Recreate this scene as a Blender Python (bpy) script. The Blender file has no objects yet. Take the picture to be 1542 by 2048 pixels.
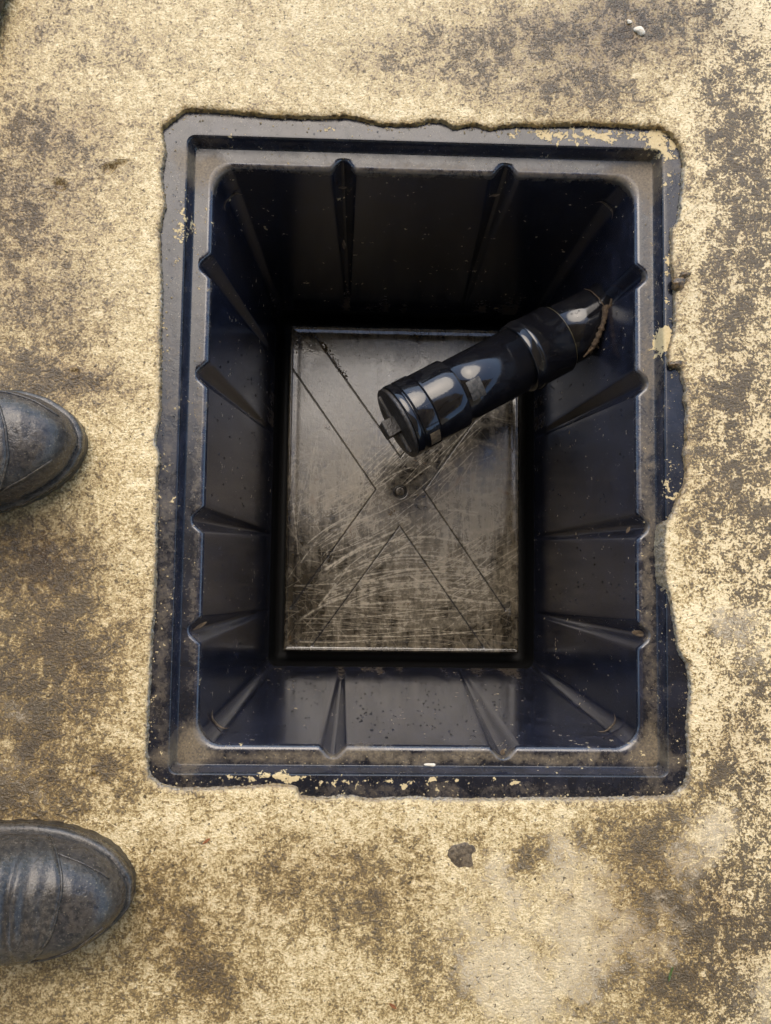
import bpy, math, random
import numpy as np

# ------------------------------------------------------------------ camera, sky, sun, exposure
SC = bpy.context.scene
COL = SC.collection
PW, PH, FPX = 1542, 2048, 1600.0
CAM_LOC = np.array([-0.0566, -0.1069, 0.7273])
CAM_ROT = (0.0665, -0.0310, 0.0135)
cam = bpy.data.cameras.new('camera')
cam.sensor_fit = 'VERTICAL'
cam.sensor_height = 24.0
cam.lens = 24.0 * FPX / PH
cam.clip_start = 0.01
cam.clip_end = 500
cam_o = bpy.data.objects.new('camera', cam)
cam_o.location = CAM_LOC
cam_o.rotation_euler = CAM_ROT
COL.objects.link(cam_o)
SC.camera = cam_o

SUN_EL, SUN_AZ = math.radians(56.0), math.radians(-6.0)     # azimuth measured from +Y towards +X
world = bpy.data.worlds.new('World')
SC.world = world
world.use_nodes = True
wn = world.node_tree.nodes
wl = world.node_tree.links
bgn = wn['Background']
sky = wn.new('ShaderNodeTexSky')
sky.sky_type = 'NISHITA'
sky.sun_disc = False
sky.sun_elevation = SUN_EL
sky.sun_rotation = SUN_AZ
sky.air_density = 1.0
sky.dust_density = 1.0
sky.ozone_density = 0.8
wl.new(sky.outputs[0], bgn.inputs[0])
bgn.inputs[1].default_value = 0.15
sun = bpy.data.lights.new('sun', 'SUN')
sun.energy = 1.2
sun.angle = math.radians(48.0)
sun.color = (1.0, 0.87, 0.68)
sun_o = bpy.data.objects.new('sun', sun)
sun_o.rotation_euler = (-(math.pi / 2 - SUN_EL), 0, -SUN_AZ)
sun_o.location = (0, 1, 3)
COL.objects.link(sun_o)
SC.view_settings.view_transform = 'Standard'
SC.view_settings.look = 'None'
SC.view_settings.gamma = 1
SC.view_settings.use_curve_mapping = False
SC.view_settings.exposure = 1.27
SC.cycles.use_adaptive_sampling = True
SC.cycles.adaptive_threshold = 0.03
SC.cycles.max_bounces = 5
SC.cycles.diffuse_bounces = 2
SC.cycles.glossy_bounces = 3
SC.cycles.transmission_bounces = 4

# ------------------------------------------------------------------ helpers
rng = np.random.default_rng(7)
random.seed(7)


def euler_matrix(a, b, c):
    ca, sa, cb, sb, cc, sc = math.cos(a), math.sin(a), math.cos(b), math.sin(b), math.cos(c), math.sin(c)
    Rx = np.array([[1, 0, 0], [0, ca, -sa], [0, sa, ca]])
    Ry = np.array([[cb, 0, sb], [0, 1, 0], [-sb, 0, cb]])
    Rz = np.array([[cc, -sc, 0], [sc, cc, 0], [0, 0, 1]])
    return Rz @ Ry @ Rx


RM = euler_matrix(*CAM_ROT)


def at(x, y, z=0.0):
    """a point measured in the photograph, on the level plane at height z"""
    d = RM @ np.array([(x - PW / 2) / FPX, -(y - PH / 2) / FPX, -1.0])
    t = (z - CAM_LOC[2]) / d[2]
    return CAM_LOC + t * d


def hash2(ix, iy, seed):
    h = (ix.astype(np.int64) * 374761393 + iy.astype(np.int64) * 668265263 + seed * 1442695041) & 0xFFFFFFFF
    h = ((h ^ (h >> 13)) * 1274126177) & 0xFFFFFFFF
    h = (h ^ (h >> 16)) & 0xFFFFFF
    return h / float(0xFFFFFF)


def vnoise(x, y, seed=0):
    ix, iy = np.floor(x), np.floor(y)
    fx, fy = x - ix, y - iy
    fx = fx * fx * (3 - 2 * fx)
    fy = fy * fy * (3 - 2 * fy)
    a = hash2(ix, iy, seed)
    b = hash2(ix + 1, iy, seed)
    c = hash2(ix, iy + 1, seed)
    d = hash2(ix + 1, iy + 1, seed)
    return (a * (1 - fx) + b * fx) * (1 - fy) + (c * (1 - fx) + d * fx) * fy


def fbm(x, y, scale, octaves=4, seed=0, gain=0.55):
    s, amp, tot = 0.0, 1.0, 0.0
    for o in range(octaves):
        s = s + amp * vnoise(x * scale * 2 ** o + 17.3 * o, y * scale * 2 ** o - 9.1 * o, seed + o)
        tot += amp
        amp *= gain
    return s / tot


def blobs(P, spots, z=0.0, warp=0.02, wscale=25, seed=3):
    """soft uneven patches; spots are (px, py, rx, ry, value) measured in the photograph at height z"""
    x = P[:, 0] + warp * (fbm(P[:, 0], P[:, 1], wscale, 3, seed) - .5) * 2
    y = P[:, 1] + warp * (fbm(P[:, 0], P[:, 1], wscale, 3, seed + 50) - .5) * 2
    k = FPX / (CAM_LOC[2] - z)
    out = np.zeros(len(P))
    for (px, py, rx, ry, v) in spots:
        c = at(px, py, z)
        out += v * np.exp(-0.5 * (((x - c[0]) * k / rx) ** 2 + ((y - c[1]) * k / ry) ** 2) ** 1.3)
    return out


def make_obj(name, V, F, mat=None, parent=None, smooth=True, normals=None, attrs=None):
    V = np.asarray(V, dtype=np.float32)
    me = bpy.data.meshes.new(name)
    if isinstance(F, np.ndarray):
        n, k = F.shape
        me.vertices.add(len(V))
        me.vertices.foreach_set('co', V.ravel())
        me.loops.add(n * k)
        me.loops.foreach_set('vertex_index', F.astype(np.int32).ravel())
        me.polygons.add(n)
        me.polygons.foreach_set('loop_start', np.arange(0, n * k, k, dtype=np.int32))
        me.update(calc_edges=True)
    else:
        me.from_pydata([tuple(map(float, v)) for v in V], [], [tuple(int(i) for i in f) for f in F])
        me.update()
    me.validate()
    me.polygons.foreach_set('use_smooth', np.full(len(me.polygons), bool(smooth)))
    if attrs:
        for k_, a in attrs.items():
            at_ = me.attributes.new(k_, 'FLOAT', 'POINT')
            at_.data.foreach_set('value', np.asarray(a, dtype=np.float32))
    if normals is not None:
        me.normals_split_custom_set_from_vertices([tuple(map(float, n)) for n in normals])
    if mat:
        me.materials.append(mat)
    o = bpy.data.objects.new(name, me)
    COL.objects.link(o)
    if parent is not None:
        o.parent = parent
    return o


def tag(o, label=None, cat=None, group=None, kind=None):
    if label:
        o['label'] = label
    if cat:
        o['category'] = cat
    if group:
        o['group'] = group
    if kind:
        o['kind'] = kind
    return o


def empty(name, loc, label, cat, group=None):
    o = bpy.data.objects.new(name, None)
    o.location = tuple(map(float, loc))
    o.empty_display_size = 0.02
    COL.objects.link(o)
    return tag(o, label, cat, group)


def grid_faces(nu, nv, closed_v=False):
    """quads of an nu x nv vertex grid (row-major, nv columns)"""
    i = np.arange(nu - 1)[:, None]
    j = np.arange(nv if closed_v else nv - 1)[None, :]
    j2 = (j + 1) % nv
    return np.stack([(i * nv + j), (i * nv + j2), ((i + 1) * nv + j2), ((i + 1) * nv + j)], -1).reshape(-1, 4)


# ------------------------------------------------------------------ material helpers
class NT:
    def __init__(self, name):
        self.m = bpy.data.materials.new(name)
        self.m.use_nodes = True
        self.n = self.m.node_tree.nodes
        self.l = self.m.node_tree.links
        self.b = self.n['Principled BSDF']
        tc = self.n.new('ShaderNodeTexCoord')
        self.co = tc.outputs['Object']

    def put(self, sock, v):
        if isinstance(v, bpy.types.NodeSocket):
            self.l.new(v, sock)
        elif isinstance(v, (tuple, list)) and len(v) == 3 and sock.type == 'RGBA':
            sock.default_value = (*v, 1)
        else:
            sock.default_value = v

    def set(self, name, v):
        self.put(self.b.inputs[name], v)

    def noise(self, scale, detail=3, rough=.6, dist=0.0, vec=None):
        n = self.n.new('ShaderNodeTexNoise')
        n.inputs['Scale'].default_value = scale
        n.inputs['Detail'].default_value = detail
        n.inputs['Roughness'].default_value = rough
        n.inputs['Distortion'].default_value = dist
        self.l.new(vec or self.co, n.inputs['Vector'])
        return n.outputs['Fac']

    def voronoi(self, scale, feature='F1', vec=None):
        n = self.n.new('ShaderNodeTexVoronoi')
        n.feature = feature
        n.inputs['Scale'].default_value = scale
        self.l.new(vec or self.co, n.inputs['Vector'])
        return n.outputs['Distance']

    def stretch(self, sx, sy, sz, rz=0.0):
        n = self.n.new('ShaderNodeMapping')
        n.inputs['Scale'].default_value = (sx, sy, sz)
        n.inputs['Rotation'].default_value = (0, 0, rz)
        self.l.new(self.co, n.inputs['Vector'])
        return n.outputs[0]

    def attr(self, name):
        n = self.n.new('ShaderNodeAttribute')
        n.attribute_name = name
        return n.outputs['Fac']

    def math(self, op, a, b=0.0, c=None, clamp=False):
        n = self.n.new('ShaderNodeMath')
        n.operation = op
        n.use_clamp = clamp
        self.put(n.inputs[0], a)
        self.put(n.inputs[1], b)
        if c is not None:
            self.put(n.inputs[2], c)
        return n.outputs[0]

    def step(self, v, lo, hi, a=0.0, b=1.0):
        n = self.n.new('ShaderNodeMapRange')
        n.interpolation_type = 'SMOOTHSTEP'
        self.put(n.inputs['Value'], v)
        n.inputs['From Min'].default_value = lo
        n.inputs['From Max'].default_value = hi
        n.inputs['To Min'].default_value = a
        n.inputs['To Max'].default_value = b
        return n.outputs['Result']

    def mix(self, fac, a, b, mode='MIX'):
        n = self.n.new('ShaderNodeMix')
        n.data_type = 'RGBA'
        n.blend_type = mode
        self.put(n.inputs[0], fac)
        self.put(n.inputs[6], a)
        self.put(n.inputs[7], b)
        return n.outputs[2]

    def lerp(self, fac, a, b):
        n = self.n.new('ShaderNodeMix')
        n.data_type = 'FLOAT'
        self.put(n.inputs[0], fac)
        self.put(n.inputs[2], a)
        self.put(n.inputs[3], b)
        return n.outputs[0]

    def bump(self, h, dist, strength=1.0, normal=None):
        n = self.n.new('ShaderNodeBump')
        n.inputs['Distance'].default_value = dist
        n.inputs['Strength'].default_value = strength
        self.l.new(h, n.inputs['Height'])
        if normal is not None:
            self.l.new(normal, n.inputs['Normal'])
        self.l.new(n.outputs[0], self.b.inputs['Normal'])
        return n.outputs[0]


def concrete_material():
    t = NT('worn_concrete')
    wear, pale, wet, edge, mort, crisp = t.attr('wear'), t.attr('pale'), t.attr('wet'), t.attr('edge'), t.attr('mortar'), t.attr('crisp')
    n2 = t.noise(125, 3, .80, .6)
    n3 = t.noise(430, 2, .75)
    n5 = t.noise(260, 2, .55, .3)
    v = t.math('MULTIPLY_ADD', t.math('SUBTRACT', n2, .5), 2.3, t.math('MULTIPLY', t.math('SUBTRACT', n3, .5), 2.3))
    v = t.math('ADD', v, t.math('SUBTRACT', wear, .5))
    v = t.math('MULTIPLY', v, t.lerp(crisp, .95, 2.4))
    rp = t.n.new('ShaderNodeValToRGB')
    rp.color_ramp.interpolation = 'LINEAR'
    stops = [(0.0, (.77, .625, .37)), (.26, (.62, .48, .25)), (.42, (.46, .345, .160)), (.55, (.29, .202, .084)), (.72, (.165, .115, .052)), (1.0, (.105, .075, .037))]
    e = rp.color_ramp.elements
    e[0].position, e[0].color = stops[0][0], (*stops[0][1], 1)
    e[1].position, e[1].color = stops[-1][0], (*stops[-1][1], 1)
    for p_, c_ in stops[1:-1]:
        k = e.new(p_)
        k.color = (*c_, 1)
    t.l.new(t.math('MULTIPLY_ADD', v, .72, .5, clamp=True), rp.inputs[0])
    m = t.step(v, -.15, .30)
    col = rp.outputs[0]
    pm = t.step(t.math('MULTIPLY_ADD', t.math('SUBTRACT', n2, .5), 2.4, pale), .25, 1.0)
    col = t.mix(t.math('MULTIPLY', pm, t.step(n3, .38, .6, .25, .8)), col, (.60, .50, .34))
    spm = t.step(n5, .64, .70)
    col = t.mix(t.math('MULTIPLY', spm, .8), col, (.055, .038, .018))
    col = t.mix(t.math('MULTIPLY', mort, t.step(n5, .3, .6, .5, 1.0), clamp=True), col, t.mix(t.step(n3, .4, .6), (.10, .075, .045), (.36, .33, .28)))
    soil = t.mix(t.step(n5, .40, .60), (.11, .062, .020), (.42, .27, .09))
    col = t.mix(t.math('MULTIPLY', edge, .95, clamp=True), col, soil)
    col = t.mix(t.math('MULTIPLY', wet, .6, clamp=True), col, t.mix(.6, col, (.05, .028, .006)))
    col = t.mix(t.math('MULTIPLY', t.attr('stain'), t.step(n2, .25, .6, .6, 1.0), clamp=True), col, t.mix(.78, col, t.mix(1.0, col, (.40, .29, .15), 'MULTIPLY')))
    t.set('Base Color', col)
    r = t.lerp(m, .48, .34)
    r = t.lerp(t.math('MULTIPLY', wet, t.step(n2, .4, .6), clamp=True), r, .14)
    t.set('Roughness', r)
    h = t.math('MULTIPLY_ADD', n3, .9, t.math('MULTIPLY_ADD', n2, .8, t.math('MULTIPLY_ADD', spm, -.2, t.math('MULTIPLY', m, -.10))))
    t.bump(h, .0021, 1.0)
    return t.m


def plastic_material(name, tint=(.0110, .0122, .0195), rough=.19, spec=.85):  # bluish default tint puts the sky's sheen on the walls into the colour
    t = NT(name)
    dust, cem = t.attr('dust'), t.attr('cement')
    n2 = t.noise(170, 3, .7, .4)
    n1 = t.noise(34, 3, .6, .9)
    fine = t.noise(560, 2, .55)
    st = t.noise(55, 2, .6, 0.2, t.stretch(1, 1, .12))
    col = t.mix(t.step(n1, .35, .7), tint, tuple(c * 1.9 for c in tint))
    v = t.math('MULTIPLY_ADD', t.math('SUBTRACT', n1, .5), .8, t.math('MULTIPLY_ADD', t.math('SUBTRACT', n2, .5), .9, dust))
    dm = t.step(v, .08, .85)
    col = t.mix(t.math('MULTIPLY', dm, t.step(fine, .3, .6, .45, .9)), col, (.170, .130, .078))
    col = t.mix(t.math('MULTIPLY', t.step(fine, .66, .72), t.step(dust, -.2, .2, 0, .75)), col, (.24, .20, .14))
    cm = t.step(t.math('MULTIPLY_ADD', t.math('SUBTRACT', n2, .5), 1.7, t.math('MULTIPLY_ADD', t.math('SUBTRACT', n1, .5), .9, cem)), .37, .42)
    col = t.mix(cm, col, t.mix(fine, (.42, .31, .14), (.66, .53, .30)))
    t.set('Base Color', col)
    r = t.step(t.math('MULTIPLY_ADD', st, .7, t.math('MULTIPLY', n2, .3)), .2, .8, rough * .65, rough * 1.4)
    r = t.lerp(dm, r, .55)
    r = t.lerp(cm, r, .8)
    t.set('Roughness', r)
    t.set('Specular IOR Level', spec)
    h = t.math('MULTIPLY_ADD', cm, .9, t.math('MULTIPLY_ADD', n2, t.step(dust, 0, .3, .015, .30), t.math('MULTIPLY', fine, t.step(dust, -.2, .2, .012, .06))))
    t.bump(h, .0008, .8)
    return t.m


def panel_material():
    t = NT('scratched_base_plastic')
    sc, film_veil, wet, line = t.attr('scratch'), t.attr('film_veil'), t.attr('wet'), t.attr('line')
    n1 = t.noise(24, 3, .65, 1.2)
    n2 = t.noise(150, 3, .7, .6)
    n3 = t.noise(520, 2, .6)
    sv = t.noise(85, 3, .65, .2, t.stretch(1.0, .09, 1.0))
    v = t.math('MULTIPLY_ADD', t.math('SUBTRACT', n1, .5), 1.2, t.math('MULTIPLY_ADD', t.math('SUBTRACT', n2, .5), 1.1, t.math('MULTIPLY', t.math('SUBTRACT', sv, .5), 1.3)))
    fm = t.step(t.math('ADD', v, film_veil), -.25, .75)
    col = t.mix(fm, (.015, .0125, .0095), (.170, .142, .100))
    col = t.mix(t.math('MULTIPLY', sc, t.step(n2, .35, .6, .45, 1.0), clamp=True), col, (.46, .40, .30))
    col = t.mix(t.step(n3, .66, .72, 0, .75), col, (.012, .009, .006))
    col = t.mix(t.step(n1, .66, .74, 0, .6), col, (.10, .048, .014))
    col = t.mix(t.math('MULTIPLY', line, .85, clamp=True), col, (.010, .008, .006))
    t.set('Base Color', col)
    r = t.lerp(fm, .14, .30)
    r = t.lerp(t.math('MULTIPLY', sc, .8, clamp=True), r, .5)
    r = t.lerp(t.math('MULTIPLY', wet, 1.0, clamp=True), r, .07)
    t.set('Roughness', r)
    t.set('Specular IOR Level', .8)
    t.bump(t.math('MULTIPLY_ADD', n2, .6, t.math('MULTIPLY', n3, .3)), .0004, .7)
    return t.m


def pipe_material(name, film_amt=.5):
    t = NT(name)
    n1 = t.noise(26, 3, .55, 1.6)
    n2 = t.noise(260, 3, .6)
    fm = t.step(n1, .485, .50)
    col = t.mix(t.math('MULTIPLY', fm, film_amt), (.0055, .0055, .0070), (.019, .0185, .018))
    col = t.mix(t.step(n2, .68, .75, 0, .5), col, (.10, .085, .06))
    t.set('Base Color', col)
    t.set('Roughness', t.lerp(fm, .09, .14))
    t.set('Specular IOR Level', .6)
    t.bump(t.math('MULTIPLY_ADD', fm, .06, t.math('MULTIPLY', n2, .10)), .0004, .6)
    return t.m


def dirt_material(name, a, b, rough=.85, scale=300):
    t = NT(name)
    n = t.noise(scale, 4, .65)
    t.set('Base Color', t.mix(t.step(n, .35, .65), a, b))
    t.set('Roughness', rough)
    t.bump(n, .0012, .9)
    return t.m


def boot_material(name, tint=(.030, .029, .030), mud=.5, rough=.22):
    t = NT(name)
    n1 = t.noise(32, 4, .65, 1.0)
    n2 = t.noise(210, 4, .7)
    fine = t.noise(600, 2, .6)
    m = t.math('MULTIPLY', t.step(t.math('MULTIPLY_ADD', n2, .5, t.math('MULTIPLY', n1, .6)), .48, .68), mud)
    col = t.mix(t.step(n2, .3, .7), tuple(c * .6 for c in tint), tuple(c * 1.25 for c in tint))
    col = t.mix(m, col, (.155, .118, .075))
    col = t.mix(t.step(fine, .62, .72, 0, .6), col, (.22, .185, .13))
    col = t.mix(t.step(n2, .63, .70, 0, .5), col, (.012, .010, .008))
    t.set('Base Color', col)
    t.set('Roughness', t.lerp(m, rough, .48))
    t.bump(t.math('MULTIPLY_ADD', n1, .8, t.math('MULTIPLY_ADD', n2, .5, t.math('MULTIPLY', fine, .15))), .0016, .8)
    return t.m


def plain_material(name, c, rough=.5, trans=0.0, ior=1.45):
    t = NT(name)
    n = t.noise(300, 3, .6)
    t.set('Base Color', t.mix(n, tuple(x * .75 for x in c), tuple(min(1, x * 1.25) for x in c)))
    t.set('Roughness', rough)
    t.set('Specular IOR Level', .22 if 'gutter' in name else .5)
    if trans:
        t.set('Base Color', (1, 1, 1, 1))
        t.set('Transmission Weight', trans)
        t.set('IOR', ior)
    return t.m


M = dict(
    concrete=concrete_material(),
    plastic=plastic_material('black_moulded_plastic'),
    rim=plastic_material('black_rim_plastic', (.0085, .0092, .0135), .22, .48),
    panel=panel_material(),
    gutter=plain_material('shaded_black_gutter', (.006, .006, .006), .55),  # darker, duller copy of the tub plastic: shade of the deep recess painted in
    pipe=pipe_material('black_pipe_plastic', .15),
    socket=pipe_material('black_socket_plastic', .35),
    mud=dirt_material('brown_mud', (.038, .022, .010), (.10, .064, .032), .85, 420),
    leaf=dirt_material('dead_leaf', (.045, .028, .013), (.15, .105, .06), .7),
    clod=dirt_material('wet_soil', (.03, .020, .010), (.16, .10, .04), .22),
    boot=boot_material('grey_rubber', (.040, .0385, .037), mud=.30),
    boot_toe=boot_material('grey_rubber_toe', (.036, .035, .036), .25, .20),
    boot_sole=boot_material('black_rubber_sole', (.016, .015, .015), .5, .45),
    boot_patch=boot_material('slate_rubber_patch', (.075, .085, .088), .3, .22),
    cap_face=dirt_material('dull_cap_plastic', (.016, .014, .012), (.040, .034, .027), .38, 260),
    stone=dirt_material('dark_stone', (.05, .036, .022), (.15, .112, .068), .5, 300),
    pebble=dirt_material('pale_pebble', (.60, .53, .40), (.75, .68, .55), .6, 400),
    sticker=dirt_material('tan_paper', (.07, .05, .028), (.17, .125, .07), .6, 260),
    ghost=dirt_material('faded_print', (.018, .017, .015), (.065, .060, .050), .4, 300),
    grease=dirt_material('olive_grease', (.025, .022, .010), (.075, .065, .028), .35, 200),
    grass=dirt_material('green_leaf', (.05, .09, .02), (.08, .13, .03), .5, 300),
    rust=dirt_material('rusty_leaf', (.20, .07, .02), (.30, .12, .04), .7, 300),
    water=plain_material('clear_water', (1, 1, 1), .02, 1.0, 1.33),
    roof=dirt_material('weathered_roof_sheet', (.38, .33, .26), (.48, .42, .34), .8, 6),
    timber=dirt_material('brown_timber', (.13, .085, .05), (.18, .12, .07), .8, 12),
    wall_render=dirt_material('pale_wall_render', (.50, .45, .37), (.60, .54, .45), .9, 8),
    hose=plain_material('dark_hose_rubber', (.012, .013, .012), .35),
)

# ------------------------------------------------------------------ concrete floor with the broken-out opening
HOLE = [(319, 256), (334, 240), (350, 229), (366, 215), (404, 213), (467, 219), (552, 227), (630, 229), (700, 227), (766, 244),
        (825, 244), (860, 236), (886, 237), (909, 250), (948, 244), (983, 252), (1034, 244), (1092, 246), (1155, 242), (1209, 244),
        (1267, 248), (1322, 250), (1345, 264), (1365, 291), (1372, 326), (1369, 365), (1365, 404), (1361, 439), (1346, 455),
        (1349, 486), (1345, 521), (1353, 556), (1353, 594), (1353, 637), (1353, 666), (1343, 686), (1341, 711), (1340, 727),
        (1366, 736), (1368, 754), (1376, 781), (1372, 793), (1378, 822), (1376, 852), (1376, 891), (1371, 905), (1378, 944),
        (1373, 968), (1361, 993), (1351, 1022), (1335, 1049), (1332, 1083), (1333, 1120), (1334, 1156), (1344, 1193), (1351, 1234),
        (1356, 1266), (1361, 1303), (1378, 1325), (1383, 1360), (1384, 1400), (1378, 1450), (1382, 1500), (1382, 1547), (1373, 1575),
        (1345, 1596), (1287, 1599), (1170, 1601), (1053, 1601), (937, 1603), (820, 1599), (734, 1603), (691, 1596), (640, 1600),
        (597, 1596), (593, 1578), (548, 1573), (502, 1577), (413, 1581), (356, 1582), (316, 1571), (295, 1553), (290, 1510),
        (293, 1430), (297, 1350), (300, 1296), (306, 1207), (308, 1140), (311, 1035), (310, 948), (317, 913), (307, 888), (307, 874),
        (317, 825), (318, 720), (317, 657), (321, 579), (315, 462), (327, 404), (319, 346), (329, 299)]


def jagged_outline():
    pts = np.array([at(x, y, 0.0)[:2] for x, y in HOLE])
    closed = np.vstack([pts, pts[:1]])
    seg = np.linalg.norm(np.diff(closed, axis=0), axis=1)
    cum = np.concatenate([[0], np.cumsum(seg)])
    n = 1900
    s = np.linspace(0, cum[-1], n, endpoint=False)
    P = np.stack([np.interp(s, cum, closed[:, 0]), np.interp(s, cum, closed[:, 1])], 1)
    k = np.array([1, 2, 3, 2, 1.]) / 9
    for d in range(2):
        P[:, d] = np.convolve(np.concatenate([P[-2:, d], P[:, d], P[:2, d]]), k, 'valid')
    T = np.roll(P, -1, 0) - np.roll(P, 1, 0)
    T /= np.linalg.norm(T, axis=1)[:, None]
    N = np.stack([-T[:, 1], T[:, 0]], 1)
    N *= np.sign((N * P).sum(1))[:, None]
    a = (fbm(P[:, 0], P[:, 1], 170, 4, 21, .65) - .5) * .0017 + (fbm(P[:, 0], P[:, 1], 600, 2, 22) - .5) * .0011
    return P + N * a[:, None], N


EDGE, EDGE_N = jagged_outline()

WEAR = [(110, 270, 75, 30, .55), (40, 390, 110, 55, .45), (20, 200, 80, 60, .3), (160, 60, 160, 60, .32), (300, 130, 60, 60, .15), (700, 110, 120, 60, .2), (40, 480, 70, 60, .35), (60, 610, 90, 90, .30),
        (130, 745, 110, 40, .40), (40, 760, 80, 40, .3), (60, 1120, 90, 60, .75), (140, 1220, 110, 70, .42), (90, 1330, 130, 110, .62),
        (210, 1310, 60, 40, .35), (50, 1480, 100, 100, .60), (60, 1580, 140, 45, .60), (240, 1565, 60, 20, .45), (20, 1340, 30, 80, .2),
        (310, 1780, 70, 60, .45), (410, 1950, 60, 60, .75), (350, 1870, 60, 40, .3), (540, 1700, 60, 40, .25), (700, 1740, 90, 55, .50),
        (680, 1840, 70, 40, .50), (540, 1790, 50, 40, .42), (790, 1900, 120, 50, .30), (870, 1960, 60, 40, .3), (250, 1960, 60, 50, .25),
        (840, 130, 110, 60, .28), (980, 100, 120, 70, .50), (1150, 120, 150, 90, .62), (1290, 40, 120, 55, .90), (1430, 120, 55, 120, .50),
        (1510, 250, 80, 150, .55), (1210, 205, 110, 35, .40), (1440, 330, 70, 70, .42), (1480, 470, 90, 70, .38), (1440, 540, 70, 40, .5),
        (1460, 700, 80, 110, .75), (1440, 820, 60, 110, .62), (1480, 960, 90, 110, .75), (1470, 1150, 85, 140, .62), (1430, 1310, 60, 60, .3),
        (1490, 1430, 70, 80, .55), (1450, 1560, 80, 50, .70), (1300, 1740, 75, 100, .72), (1420, 1880, 85, 100, .80), (1340, 2000, 140, 55, .85),
        (1480, 1780, 80, 80, .60), (1180, 1670, 90, 45, .50), (1080, 1690, 60, 40, .35), (900, 1690, 60, 30, .15), (1140, 1880, 40, 40, .2),
        (330, 1640, 90, 30, -.1), (560, 1640, 150, 25, -.2), (900, 1635, 150, 18, -.2), (1395, 400, 14, 130, -.45), (1385, 640, 18, 120, -.5),
        (1395, 900, 14, 120, -.35), (1355, 1130, 20, 90, -.55), (1385, 1270, 20, 50, -.45), (1410, 1420, 22, 80, -.4), (260, 900, 40, 500, -.25),
        (600, 80, 260, 90, -.15), (560, 190, 200, 30, -.2), (1000, 225, 350, 12, -.35), (1460, 60, 25, 60, -.4), (1400, 150, 30, 90, -.3)]
PALE = [(1010, 1755, 85, 45, .75), (1155, 1735, 35, 60, .8), (1210, 1850, 75, 65, .85), (1150, 1960, 110, 75, .7), (1335, 1880, 26, 50, .9),
        (1390, 1720, 40, 70, .8), (1425, 1660, 30, 40, .7), (1500, 1280, 35, 60, .9), (1535, 1990, 40, 70, .9), (960, 1900, 100, 80, .6),
        (60, 1430, 40, 20, .7), (30, 1560, 30, 30, .5), (1470, 1220, 30, 30, .6), (420, 2030, 50, 20, .6), (280, 560, 60, 60, .25),
        (560, 110, 60, 60, .35), (700, 40, 80, 40, .3), (1000, 1990, 80, 50, .5)]
STAIN = [(50, 1110, 110, 60, .95), (40, 400, 120, 90, .55), (110, 275, 90, 40, .5), (60, 1480, 120, 150, .60), (60, 620, 110, 110, .45), (150, 750, 120, 40, .5),
         (150, 1280, 130, 90, .45), (320, 1800, 90, 80, .5), (410, 1950, 80, 70, .6), (700, 1760, 130, 70, .45), (540, 1790, 60, 60, .3), (1150, 110, 200, 90, .5),
         (1310, 40, 160, 60, .7), (1400, 1900, 130, 110, .6), (1300, 1750, 100, 100, .45), (1480, 900, 90, 260, .35), (1500, 300, 70, 200, .35), (230, 1560, 80, 30, .5),
         (30, 1840, 60, 160, .5), (1480, 1500, 80, 80, .4), (500, 60, 60, 60, .15)]
WET_SHADE = [(1300, 40, 140, 60, .9), (1120, 110, 150, 80, .5), (70, 1110, 110, 60, .9), (120, 375, 14, 14, 1.0), (228, 332, 24, 12, 1.0),
       (120, 600, 100, 60, .3), (60, 380, 80, 60, .35), (200, 1900, 110, 60, .7), (330, 1800, 60, 60, .35), (1330, 580, 30, 40, .5),  # the dark patch below the lower boot's toe paints its soft shadow
       (30, 60, 60, 60, .3), (1450, 600, 90, 150, .25), (800, 100, 300, 120, .25)]


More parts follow.
